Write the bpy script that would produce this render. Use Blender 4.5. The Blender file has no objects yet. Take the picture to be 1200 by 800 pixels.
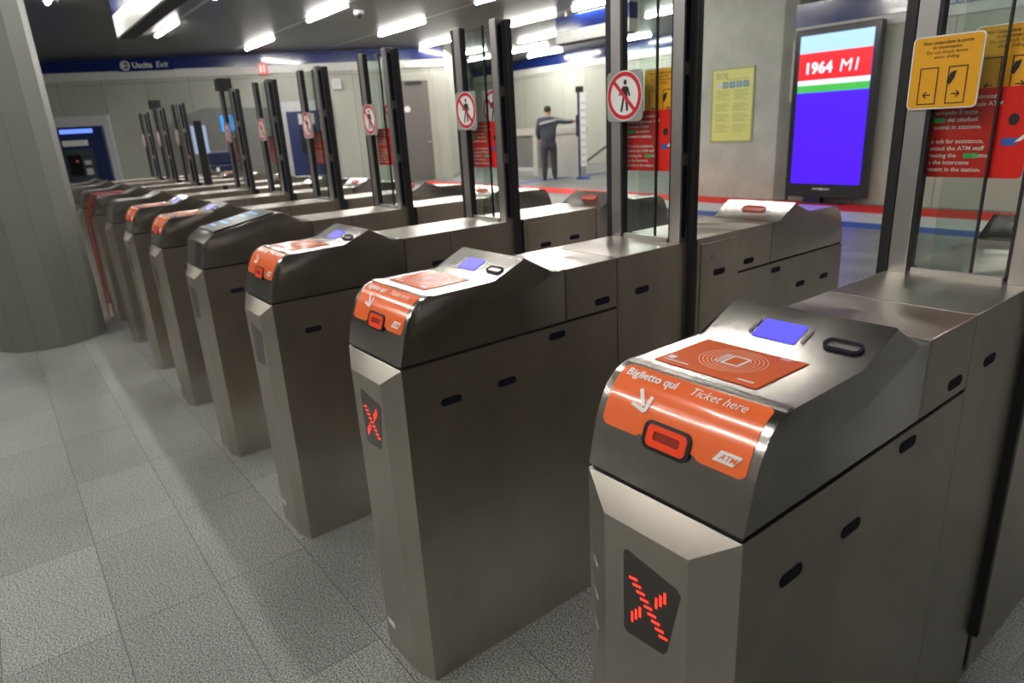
import bpy, bmesh, math, random
from mathutils import Vector, Matrix
R = math.radians
sc = bpy.context.scene
col = sc.collection
random.seed(7)
PI = math.pi

# ------------------------------------------------------------------ materials
def new_mat(name):
    m = bpy.data.materials.new(name); m.use_nodes = True
    return m, m.node_tree, m.node_tree.nodes['Principled BSDF']
def plain(name, c, rough=.5, metal=0., coat=0., emit=0., alpha=1., noise=.06, nscale=14, spec=.5):
    m, t, b = new_mat(name)
    b.inputs['Roughness'].default_value = rough; b.inputs['Metallic'].default_value = metal
    b.inputs['Coat Weight'].default_value = coat; b.inputs['Coat Roughness'].default_value = .08
    b.inputs['Specular IOR Level'].default_value = spec
    tc = t.nodes.new('ShaderNodeTexCoord'); n = t.nodes.new('ShaderNodeTexNoise')
    n.inputs['Scale'].default_value = nscale; n.inputs['Detail'].default_value = 3
    t.links.new(tc.outputs['Object'], n.inputs['Vector'])
    r = t.nodes.new('ShaderNodeValToRGB')
    r.color_ramp.elements[0].color = (*[max(0, v*(1-noise)) for v in c], 1)
    r.color_ramp.elements[1].color = (*[min(1, v*(1+noise)) for v in c], 1)
    r.color_ramp.elements[0].position = .3; r.color_ramp.elements[1].position = .7
    t.links.new(n.outputs['Fac'], r.inputs['Fac']); t.links.new(r.outputs['Color'], b.inputs['Base Color'])
    if emit:
        t.links.new(r.outputs['Color'], b.inputs['Emission Color']); b.inputs['Emission Strength'].default_value = emit
    return m
def steel(name, c, rough=.3, var=.16, aniso=.0, rvar=.04):
    m, t, b = new_mat(name)
    b.inputs['Metallic'].default_value = 1.
    tc = t.nodes.new('ShaderNodeTexCoord')
    mp = t.nodes.new('ShaderNodeMapping'); mp.inputs['Scale'].default_value = (1.2, 1.2, .7)
    n = t.nodes.new('ShaderNodeTexNoise'); n.inputs['Scale'].default_value = 3.; n.inputs['Detail'].default_value = 4
    t.links.new(tc.outputs['Object'], mp.inputs['Vector']); t.links.new(mp.outputs['Vector'], n.inputs['Vector'])
    r = t.nodes.new('ShaderNodeValToRGB')
    r.color_ramp.elements[0].color = (*[v*(1-var) for v in c], 1); r.color_ramp.elements[0].position = .3
    r.color_ramp.elements[1].color = (*[min(1, v*(1+var*.6)) for v in c], 1); r.color_ramp.elements[1].position = .7
    t.links.new(n.outputs['Fac'], r.inputs['Fac']); t.links.new(r.outputs['Color'], b.inputs['Base Color'])
    # cloudy polish differences and the grain of the brushed sheet
    n2 = t.nodes.new('ShaderNodeTexNoise'); n2.inputs['Scale'].default_value = 5.; n2.inputs['Detail'].default_value = 5
    t.links.new(tc.outputs['Object'], n2.inputs['Vector'])
    mr = t.nodes.new('ShaderNodeMapRange'); mr.inputs['To Min'].default_value = rough-rvar; mr.inputs['To Max'].default_value = rough+rvar
    t.links.new(n2.outputs['Fac'], mr.inputs['Value']); t.links.new(mr.outputs['Result'], b.inputs['Roughness'])
    if aniso:
        tg = t.nodes.new('ShaderNodeTangent'); tg.direction_type = 'RADIAL'; tg.axis = 'Z'
        b.inputs['Anisotropic'].default_value = aniso; b.inputs['Anisotropic Rotation'].default_value = 0.
        t.links.new(tg.outputs['Tangent'], b.inputs['Tangent'])
    return m
def emis(name, c, s):
    m, t, b = new_mat(name)
    b.inputs['Base Color'].default_value = (*[v*.3 for v in c], 1); b.inputs['Roughness'].default_value = .3
    b.inputs['Emission Color'].default_value = (*c, 1); b.inputs['Emission Strength'].default_value = s
    return m
def glass_mat():
    m = bpy.data.materials.new('clear_glass'); m.use_nodes = True; t = m.node_tree; t.nodes.clear()
    o = t.nodes.new('ShaderNodeOutputMaterial'); mx = t.nodes.new('ShaderNodeMixShader')
    tr = t.nodes.new('ShaderNodeBsdfTransparent'); tr.inputs['Color'].default_value = (.90, .945, .925, 1)
    gl = t.nodes.new('ShaderNodeBsdfGlossy'); gl.inputs['Roughness'].default_value = .02
    fr = t.nodes.new('ShaderNodeFresnel'); geo = t.nodes.new('ShaderNodeNewGeometry'); mr = t.nodes.new('ShaderNodeMapRange')
    mr.inputs['To Min'].default_value = 1.5; mr.inputs['To Max'].default_value = 1/1.5
    t.links.new(geo.outputs['Backfacing'], mr.inputs['Value']); t.links.new(mr.outputs['Result'], fr.inputs['IOR'])
    t.links.new(fr.outputs['Fac'], mx.inputs['Fac']); t.links.new(tr.outputs['BSDF'], mx.inputs[1])
    t.links.new(gl.outputs['BSDF'], mx.inputs[2]); t.links.new(mx.outputs['Shader'], o.inputs['Surface'])
    return m
def floor_mat():
    m, t, b = new_mat('granite_slabs')
    N = t.nodes.new; K = t.links.new
    def math_(op, a, b_=None):
        n = N('ShaderNodeMath'); n.operation = op
        for i, v in enumerate((a, b_)):
            if v is None: continue
            if isinstance(v, (int, float)): n.inputs[i].default_value = v
            else: K(v, n.inputs[i])
        return n.outputs[0]
    tc = N('ShaderNodeTexCoord'); sp = N('ShaderNodeSeparateXYZ'); K(tc.outputs['Object'], sp.inputs[0])
    X, Y = sp.outputs['X'], sp.outputs['Y']
    v = math_('DIVIDE', math_('ADD', Y, .04), .2817)
    row = math_('FLOOR', v); fv = math_('SUBTRACT', v, row)
    wn = N('ShaderNodeTexWhiteNoise'); wn.noise_dimensions = '1D'; K(row, wn.inputs['W'])
    u = math_('DIVIDE', math_('ADD', X, math_('ADD', math_('MULTIPLY', wn.outputs['Value'], .14), 2.17)), .56)
    cu = math_('FLOOR', u); fu = math_('SUBTRACT', u, cu)
    def edge(f, w): # distance to a joint in metres
        return math_('MULTIPLY', math_('MINIMUM', f, math_('SUBTRACT', 1., f)), w)
    e = math_('MINIMUM', edge(fv, .2817), edge(fu, .56))
    joint = math_('LESS_THAN', e, .0014)
    cmb = N('ShaderNodeCombineXYZ'); K(row, cmb.inputs[0]); K(cu, cmb.inputs[1])
    w2 = N('ShaderNodeTexWhiteNoise'); w2.noise_dimensions = '2D'; K(cmb.outputs[0], w2.inputs['Vector'])
    n1 = N('ShaderNodeTexNoise'); n1.inputs['Scale'].default_value = 210; n1.inputs['Detail'].default_value = 3; n1.inputs['Roughness'].default_value = .7
    K(tc.outputs['Object'], n1.inputs['Vector'])
    r1 = N('ShaderNodeValToRGB'); r1.color_ramp.elements[0].position = .40; r1.color_ramp.elements[1].position = .60
    r1.color_ramp.elements[0].color = (.03, .031, .030, 1); r1.color_ramp.elements[1].color = (.40, .405, .385, 1)
    K(n1.outputs['Fac'], r1.inputs['Fac'])
    n3 = N('ShaderNodeTexNoise'); n3.inputs['Scale'].default_value = 2.2; n3.inputs['Detail'].default_value = 5
    K(tc.outputs['Object'], n3.inputs['Vector'])
    ton = math_('MULTIPLY', math_('ADD', math_('MULTIPLY', w2.outputs['Value'], .34), .80), math_('ADD', math_('MULTIPLY', n3.outputs['Fac'], .5), .74))
    mul = N('ShaderNodeMix'); mul.data_type = 'RGBA'; mul.blend_type = 'MULTIPLY'; mul.inputs['Factor'].default_value = 1
    K(r1.outputs['Color'], mul.inputs['A']); cg = N('ShaderNodeCombineColor')
    for i in range(3): K(ton, cg.inputs[i])
    K(cg.outputs[0], mul.inputs['B'])
    mj = N('ShaderNodeMix'); mj.data_type = 'RGBA'; K(joint, mj.inputs['Factor']); K(mul.outputs['Result'], mj.inputs['A'])
    mj.inputs['B'].default_value = (.07, .07, .065, 1)
    K(mj.outputs['Result'], b.inputs['Base Color'])
    b.inputs['Roughness'].default_value = .42; b.inputs['Specular IOR Level'].default_value = .4
    bp = N('ShaderNodeBump'); bp.inputs['Strength'].default_value = .15; bp.inputs['Distance'].default_value = .002
    K(n1.outputs['Fac'], bp.inputs['Height']); K(bp.outputs['Normal'], b.inputs['Normal'])
    return m
def panel_mat(name, c, pu, pv, gap=.006, rough=.45, metal=0., jc=.35, tone=.08):
    """flat cladding panels with thin joints, in the object's own x / z (walls) or x / y (ceiling)"""
    m, t, b = new_mat(name); N = t.nodes.new; K = t.links.new
    tc = N('ShaderNodeTexCoord'); mp = N('ShaderNodeMapping'); K(tc.outputs['UV'], mp.inputs['Vector'])
    br = N('ShaderNodeTexBrick'); br.offset = 0; br.inputs['Scale'].default_value = 1
    br.inputs['Brick Width'].default_value = pu; br.inputs['Row Height'].default_value = pv
    br.inputs['Mortar Size'].default_value = gap; br.inputs['Mortar Smooth'].default_value = .2
    br.inputs['Color1'].default_value = (*[v*(1+tone) for v in c], 1); br.inputs['Color2'].default_value = (*[v*(1-tone) for v in c], 1)
    br.inputs['Mortar'].default_value = (*[v*jc for v in c], 1)
    K(mp.outputs['Vector'], br.inputs['Vector'])
    n = N('ShaderNodeTexNoise'); n.inputs['Scale'].default_value = 1.4; n.inputs['Detail'].default_value = 5; K(tc.outputs['Object'], n.inputs['Vector'])
    mr = N('ShaderNodeMapRange'); mr.inputs['To Min'].default_value = .86; mr.inputs['To Max'].default_value = 1.12; K(n.outputs['Fac'], mr.inputs['Value'])
    mul = N('ShaderNodeVectorMath'); mul.operation = 'SCALE'; K(br.outputs['Color'], mul.inputs[0]); K(mr.outputs['Result'], mul.inputs['Scale'])
    K(mul.outputs['Vector'], b.inputs['Base Color'])
    b.inputs['Roughness'].default_value = rough; b.inputs['Metallic'].default_value = metal
    return m

M = {}
M['steel'] = steel('brushed_stainless_steel', (.57, .52, .46), .325, aniso=.6, rvar=.035)
M['steel_head'] = steel('brushed_steel_hood', (.53, .50, .465), .225, aniso=.3, rvar=.015)
M['column'] = steel('dark_bronze_steel', (.50, .485, .475), .36)
M['black'] = plain('black_rubber', (.012, .012, .014), .45)
M['gap'] = plain('dark_gap', (.02, .02, .02), .8)
M['slot'] = plain('dark_blue_black_plastic', (.010, .010, .022), .6, spec=.2)
M['glass'] = glass_mat()
M['orange'] = plain('orange_sticker', (.93, .17, .045), .22, coat=.6, noise=.03)
M['dkorange'] = plain('orange_sticker_edge', (.45, .06, .02), .4)
M['white'] = plain('white_print', (.85, .85, .83), .4, noise=.02)
M['paleorange'] = plain('pale_orange_print', (.95, .55, .40), .35, noise=.02)
M['bezel'] = plain('lit_red_bezel', (.9, .07, .02), .25, emit=.07, noise=.05)
M['return'] = plain('dull_red_slot', (.55, .07, .035), .4)
M['bezel_in'] = plain('dark_red_slit', (.22, .02, .01), .4, emit=.15)
M['lcd'] = emis('blue_lcd', (.10, .09, .95), 1.0)
M['lcdtext'] = emis('lcd_text', (.45, .45, 1.), 1.0)
M['led'] = emis('red_led', (1., .035, .02), 1.6)
M['ledwin'] = plain('dark_led_window', (.025, .018, .014), .12, coat=.5)
M['ledwin2'] = plain('dim_led_window', (.085, .065, .06), .3)
M['yellow'] = plain('amber_sign', (.86, .42, .02), .35, noise=.02)
M['red'] = plain('red_sign', (.75, .018, .012), .35, noise=.03)
M['redring'] = plain('red_ring', (.62, .02, .04), .35)
M['green'] = plain('green_mark', (.05, .55, .12), .4)
M['bluemark'] = plain('blue_mark', (.03, .12, .45), .4)
M['ink'] = plain('black_ink', (.02, .02, .02), .4)
M['clearplate'] = plain('grey_plate', (.34, .36, .34), .3)
M['screen_blue'] = emis('screen_blue', (.055, .005, 1.), 1.15)
M['screen_red'] = emis('screen_red', (.80, .01, .02), .9)
M['screen_white'] = emis('screen_white', (.80, .88, 1.), 1.0)
M['screen_pale'] = emis('screen_pale', (.38, .62, .85), 1.0)
M['screen_green'] = emis('screen_green', (.05, .42, .06), 1.0)
M['frame'] = plain('black_screen_frame', (.012, .013, .014), .3, coat=.3)
M['lamp'] = emis('fluorescent_tube', (1., .975, .91), 88.)
M['floor'] = floor_mat()
M['wall'] = panel_mat('beige_wall_panels', (.42, .425, .37), 1.05, 2.9)
M['darkwall'] = panel_mat('darkened_unseen_panels', (.13, .125, .115), 1.05, 2.9)  # unseen walls, coloured dark so the gate sides reflect less light
M['pillar'] = panel_mat('grey_green_pillar_panels', (.165, .17, .15), .18, 6., .004, .45, jc=.75, tone=.05)
M['concrete'] = plain('concrete_pillar', (.43, .44, .39), .6, noise=.12, nscale=3)
M['ceil'] = panel_mat('dark_metal_ceiling', (.06, .06, .058), 1.2, .55, .006, .38, jc=.5, tone=.10)
M['trimw'] = plain('white_trim', (.62, .62, .59), .35)
M['trimb'] = plain('glossy_blue_band', (.006, .018, .13), .18, coat=.6)
M['door'] = plain('brown_grey_door', (.155, .145, .135), .4)
M['jamb'] = plain('beige_jamb', (.40, .40, .33), .5)
M['tvmblue'] = plain('machine_blue', (.008, .02, .10), .3, coat=.3)
M['tvmgrey'] = plain('machine_grey', (.05, .065, .075), .4)
M['lightgrey'] = plain('light_grey_surround', (.58, .58, .60), .45)
M['bluelamp'] = emis('blue_header_lamp', (.12, .22, 1.), 1.3)
M['cyan'] = emis('cyan_sign', (.03, .25, .75), 1.0)
M['monitor'] = emis('monitor_glow', (.28, .36, .52), .8)
M['greybooth'] = plain('booth_grey', (.19, .19, .18), .45)
M['redlabel'] = emis('red_sign_box', (.85, .10, .10), .5)
M['cream'] = plain('cream_cladding', (.52, .51, .46), .5)
M['poster'] = plain('poster_yellow', (.66, .68, .22), .45, noise=.03)
M['posterline'] = plain('poster_print', (.36, .38, .16), .5)
M['teal'] = plain('poster_teal', (.02, .22, .36), .45)
M['stripe_red'] = plain('red_floor_tape', (.75, .03, .02), .6, spec=.2)
M['stripe_blue'] = plain('blue_floor_tape', (.04, .10, .36), .6, spec=.2)
M['stripe_white'] = plain('pale_floor_tape', (.58, .60, .58), .35)
M['postblue'] = plain('post_dark_blue', (.015, .03, .14), .5)
M['tape'] = plain('red_barrier_tape', (.60, .05, .03), .4)
M['skin'] = plain('skin', (.50, .27, .19), .5)
M['jacket'] = plain('navy_jacket', (.055, .065, .09), .8)
M['jacketstripe'] = plain('jacket_light_stripe', (.42, .43, .45), .7)
M['trouser'] = plain('dark_trousers', (.045, .047, .055), .8)
M['hair'] = plain('dark_hair', (.03, .02, .015), .7)
M['shoe'] = plain('black_shoe', (.015, .015, .017), .5)
M['screenpad'] = plain('black_touch_screen', (.008, .009, .012), .3, spec=.3)
M['navy'] = plain('navy_plastic', (.008, .014, .06), .35)

# ------------------------------------------------------------------ object helpers
def me_from_bm(bm, mat, smooth=None):
    bmesh.ops.recalc_face_normals(bm, faces=bm.faces)
    me = bpy.data.meshes.new('mesh'); bm.to_mesh(me); bm.free()
    for m in (mat if isinstance(mat, (list, tuple)) else [mat]): me.materials.append(m)
    if smooth:
        for p in me.polygons: p.use_smooth = True
        me.set_sharp_from_angle(angle=R(smooth))
    return me
def link(name, me, parent=None, loc=None, rotz=0):
    o = bpy.data.objects.new(name, me); col.objects.link(o)
    if parent: o.parent = parent
    if loc is not None: o.location = loc
    if rotz: o.rotation_euler.z = rotz
    return o
def tag(o, label=None, cat=None, group=None, kind=None):
    if label: o['label'] = label
    if cat: o['category'] = cat
    if group: o['group'] = group
    if kind: o['kind'] = kind
    return o
def thing(name, label, cat, loc=(0, 0, 0), rotz=0, group=None):
    return tag(link(name, None, None, loc, rotz), label, cat, group)
CACHE = {}
def part(parent, name, key, fn, mat, smooth=None, label=None):
    """child object; the mesh is built once for each key"""
    if key is None or key not in CACHE:
        me = me_from_bm(fn(), mat, smooth)
        if key: CACHE[key] = me
    else: me = CACHE[key]
    o = link(name, me, parent)
    if label: o['label'] = label
    return o
def box(bm, x0, x1, y0, y1, z0, z1, bev=0.):
    v = [bm.verts.new((x, y, z)) for z in (z0, z1) for y in (y0, y1) for x in (x0, x1)]
    fs = [bm.faces.new([v[i] for i in q]) for q in ((0, 2, 3, 1), (4, 5, 7, 6), (0, 1, 5, 4), (2, 6, 7, 3), (0, 4, 6, 2), (1, 3, 7, 5))]
    if bev:
        es = list({e for f in fs for e in f.edges})
        bmesh.ops.bevel(bm, geom=es, offset=bev, segments=2, affect='EDGES', profile=.6)
def boxes(*L, bev=0.):
    def f():
        bm = bmesh.new()
        for b in L: box(bm, *b, bev=bev)
        return bm
    return f
def prism(bm, pts, w0, w1, M4=None, bev=0.):
    """pts: closed outline (a,b); extruded w0..w1 along the third axis; M4(a,b,w)->xyz"""
    M4 = M4 or (lambda a, b, w: (w, a, b))
    A = [bm.verts.new(M4(a, b, w0)) for a, b in pts]; B = [bm.verts.new(M4(a, b, w1)) for a, b in pts]
    n = len(pts); fs = [bm.faces.new(A), bm.faces.new(B[::-1])]
    for i in range(n): fs.append(bm.faces.new((A[i], B[i], B[(i+1) % n], A[(i+1) % n])))
    if bev:
        es = [e for e in list(fs[0].edges)+list(fs[1].edges)]
        bmesh.ops.bevel(bm, geom=es, offset=bev, segments=2, affect='EDGES', profile=.6)
    return fs
def rrect(x0, x1, y0, y1, r, n=5):
    P = []
    for cx, cy, a in ((x1-r, y1-r, 0), (x0+r, y1-r, 90), (x0+r, y0+r, 180), (x1-r, y0+r, 270)):
        for i in range(n+1):
            t = R(a+90*i/n); P.append((cx+r*math.cos(t), cy+r*math.sin(t)))
    return P
def ring_pts(rx, ry, n=40, cx=0, cy=0):
    return [(cx+rx*math.cos(2*PI*i/n), cy+ry*math.sin(2*PI*i/n)) for i in range(n)]
def cyl(bm, cx, cy, z0, z1, r, n=24, r1=None):
    r1 = r if r1 is None else r1
    A = [bm.verts.new((cx+r*math.cos(2*PI*i/n), cy+r*math.sin(2*PI*i/n), z0)) for i in range(n)]
    B = [bm.verts.new((cx+r1*math.cos(2*PI*i/n), cy+r1*math.sin(2*PI*i/n), z1)) for i in range(n)]
    bm.faces.new(A[::-1]); bm.faces.new(B)
    for i in range(n): bm.faces.new((A[i], A[(i+1) % n], B[(i+1) % n], B[i]))
def tube(bm, pts, r, n=10):
    prev = None
    for i, p in enumerate(pts):
        p = Vector(p); a = Vector(pts[max(0, i-1)]); b = Vector(pts[min(len(pts)-1, i+1)]); d = (b-a).normalized()
        s = d.cross(Vector((0, 0, 1)) if abs(d.z) < .9 else Vector((1, 0, 0))).normalized(); u = s.cross(d)
        ring = [bm.verts.new(p+s*r*math.cos(2*PI*k/n)+u*r*math.sin(2*PI*k/n)) for k in range(n)]
        if prev:
            for k in range(n): bm.faces.new((prev[k], prev[(k+1) % n], ring[(k+1) % n], ring[k]))
        else: bm.faces.new(ring[::-1])
        prev = ring
    bm.faces.new(prev)
def plate(pts, w0, w1, M4, bev=0.):
    def f():
        bm = bmesh.new(); prism(bm, pts, w0, w1, M4, bev); return bm
    return f
TXT = {}
def text_geo(body, size, shear=0., align='CENTER', bold=0.):
    k = (body, size, shear, align, bold)
    if k not in TXT:
        cu = bpy.data.curves.new('t', 'FONT'); cu.body = body; cu.size = size; cu.shear = shear; cu.align_x = align
        cu.resolution_u = 2; cu.offset = bold
        o = bpy.data.objects.new('t', cu); col.objects.link(o)
        dg = bpy.context.evaluated_depsgraph_get(); dg.update()
        me = bpy.data.meshes.new_from_object(o.evaluated_get(dg))
        TXT[k] = ([tuple(v.co[:2]) for v in me.vertices], [tuple(p.vertices) for p in me.polygons])
        bpy.data.objects.remove(o); bpy.data.curves.remove(cu); bpy.data.meshes.remove(me)
    return TXT[k]
def put_text(bm, body, size, ox, oy, M2, shear=0., align='CENTER', bold=0.):
    V, F = text_geo(body, size, shear, align, bold)
    vs = [bm.verts.new(M2(x+ox, y+oy)) for x, y in V]
    for f in F:
        try: bm.faces.new([vs[i] for i in f])
        except ValueError: pass
def flat_poly(bm, pts, M2): return bm.faces.new([bm.verts.new(M2(*p)) for p in pts])
def flat_ring(bm, outer, inner, M2):
    A = [bm.verts.new(M2(*p)) for p in outer]; B = [bm.verts.new(M2(*p)) for p in inner]; n = len(A)
    for i in range(n): bm.faces.new((A[i], A[(i+1) % n], B[(i+1) % n], B[i]))
def seg(bm, a, b, w, M2):
    a = Vector(a); b = Vector(b); d = (b-a).normalized()*w/2; s = Vector((-d.y, d.x))
    flat_poly(bm, [(a+s)[:], (b+s)[:], (b-s)[:], (a-s)[:]], M2)
def flat(fn):
    def f():
        bm = bmesh.new(); fn(bm); return bm
    return f

# ------------------------------------------------------------------ the gate
W = .2629; H = W/2; L = 1.897; C_ = L/2
# side outline of the hood (y, z)
curve = []
for i in range(9):
    t = i/8; p0 = (.012, .900); p1 = (.034, .993); p2 = (.085, .994)
    curve.append(tuple((1-t)**2*p0[k]+2*t*(1-t)*p1[k]+t*t*p2[k] for k in (0, 1)))
HOOD_TOP = [(0, .853)] + curve + [(.262, .9945), (.355, 1.036), (.440, .9865), (.481, .9865)]
ARC = [0.]
for a, b in zip(HOOD_TOP, HOOD_TOP[1:]): ARC.append(ARC[-1]+math.dist(a, b))
def S(x, s, off=.001):
    """point on the hood surface: s metres up and over from the seam"""
    s = max(0, min(ARC[-1], s)); i = 0
    while i < len(ARC)-2 and s > ARC[i+1]: i += 1
    t = (s-ARC[i])/(ARC[i+1]-ARC[i]); a, b = HOOD_TOP[i], HOOD_TOP[i+1]
    d = Vector((b[0]-a[0], b[1]-a[1])).normalized(); n = Vector((-d.y, d.x))
    def nn(k):
        k = max(0, min(len(HOOD_TOP)-2, k)); a_, b_ = HOOD_TOP[k], HOOD_TOP[k+1]
        q = Vector((b_[0]-a_[0], b_[1]-a_[1])).normalized(); return Vector((-q.y, q.x))
    if i <= 8: n = ((nn(i-1)+nn(i)).normalized()*(1-t)+(nn(i)+nn(i+1)).normalized()*t).normalized()
    return (x, a[0]+(b[0]-a[0])*t+n.x*off, a[1]+(b[1]-a[1])*t+n.y*off)
def surf_strip(bm, xs, f0, f1, off, n=24):
    """patch between s=f0(x) and s=f1(x), wrapped on the hood"""
    rows = []
    for x in xs:
        a, b = f0(x), f1(x); rows.append([bm.verts.new(S(x, a+(b-a)*k/n, off)) for k in range(n+1)])
    for p, q in zip(rows, rows[1:]):
        for k in range(n): bm.faces.new((p[k], q[k], q[k+1], p[k+1]))
def mirror(fn):
    def f():
        bm = fn()
        for v in bm.verts: v.co.y = L-v.co.y; v.co.x = -v.co.x
        return bm
    return f
def f_pedestal():
    bm = bmesh.new(); a = .058
    top = [bm.verts.new(p) for p in ((-H, 0, .846), (H, 0, .846), (H, .669, .846), (-H, .669, .846))]
    mid = [bm.verts.new(p) for p in ((-H+a, -.027, .806), (H-a, -.027, .806))]
    bot = [bm.verts.new(p) for p in ((-H, 0, 0), (-H+a, -.022, 0), (H-a, -.022, 0), (H, 0, 0), (H, .669, 0), (-H, .669, 0))]
    F = bm.faces.new
    F((top[0], top[1], mid[1], mid[0])); F((top[0], mid[0], bot[1], bot[0])); F((top[1], bot[3], bot[2], mid[1]))
    F((mid[0], mid[1], bot[2], bot[1])); F((top[1], top[2], bot[4], bot[3])); F((top[3], top[0], bot[0], bot[5]))
    F((top[2], top[3], bot[5], bot[4])); F((top[3], top[2], top[1], top[0])); F((bot[0], bot[1], bot[2], bot[3], bot[4], bot[5]))
    es = [e for e in bm.edges if e.calc_face_angle(0) > .15]
    bmesh.ops.bevel(bm, geom=es, offset=.002, segments=2, affect='EDGES')
    return bm
def f_hood():
    bm = bmesh.new(); prism(bm, HOOD_TOP+[(.481, .853)], -H, H, bev=.0022); return bm
def f_hood_flat():
    P_ = [(0, .853), (.022, .952), (.066, .985), (.345, 1.038), (.362, 1.036), (.440, .9865), (.481, .9865), (.481, .853)]
    bm = bmesh.new(); prism(bm, P_, -H, H, bev=.002); return bm
def f_obround(y, z, sx, ln=.056, h=.019):
    # a pull recess on the side face, sx = -1 / +1
    def f():
        bm = bmesh.new(); pts = rrect(y-ln/2, y+ln/2, z-h/2, z+h/2, h/2-.0005, 4)
        prism(bm, pts, sx*(H-.004), sx*(H+.0012)); return bm
    return f
SLOTS = [(.119, .742), (.282, .742), (.449, .821), (.613, .879), (.770, .880)]
def ticket_outline():
    x0, x1 = -.119, .119
    def rc(x, r=.012):  # corner rounding
        d = min(x-x0, x1-x); return 0 if d > r else r-math.sqrt(max(0, r*r-(r-d)**2))
    def lo(x):
        b = .068+rc(x)
        if -.046 < x < .042: b = .073
        if x < -.046 or x > .042:
            d = min(abs(x+.046), abs(x-.042)); b += .0 if d > .008 else (.006-.006*d/.008)
        return b
    def hi(x): return ARC[9]-.008-rc(x)
    xs = [x0+.0005]+[x0+.002*k for k in range(1, 7)]+[x0+.012+(x1-x0-.024)*k/40 for k in range(1, 40)]+[x1-.002*k for k in range(6, 0, -1)]+[x1-.0005]
    return xs, lo, hi
def f_ticket_panel():
    bm = bmesh.new(); xs, lo, hi = ticket_outline(); surf_strip(bm, xs, lo, hi, .0009, 16); return bm
def curved_pts(bm, pts, off0, off1, n=None):
    A = [bm.verts.new(S(x, s, off0)) for x, s in pts]; B = [bm.verts.new(S(x, s, off1)) for x, s in pts]; k = len(pts)
    bm.faces.new(A); bm.faces.new(B)
    for i in range(k): bm.faces.new((A[i], B[i], B[(i+1) % k], A[(i+1) % k]))
def ring3(bm, outer, inner, o0, o1):
    A, B = [[bm.verts.new(S(x, s, o)) for x, s in outer] for o in (o0, o1)]
    Cc, D = [[bm.verts.new(S(x, s, o)) for x, s in inner] for o in (o0, o1)]; n = len(A)
    for i in range(n):
        j = (i+1) % n
        bm.faces.new((B[i], B[j], D[j], D[i])); bm.faces.new((A[i], A[j], B[j], B[i])); bm.faces.new((D[i], D[j], Cc[j], Cc[i]))
SM = lambda off: (lambda x, y: S(x, y, off))
s_top = ARC[9]     # where the flat top begins
s_ramp = ARC[10]
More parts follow.
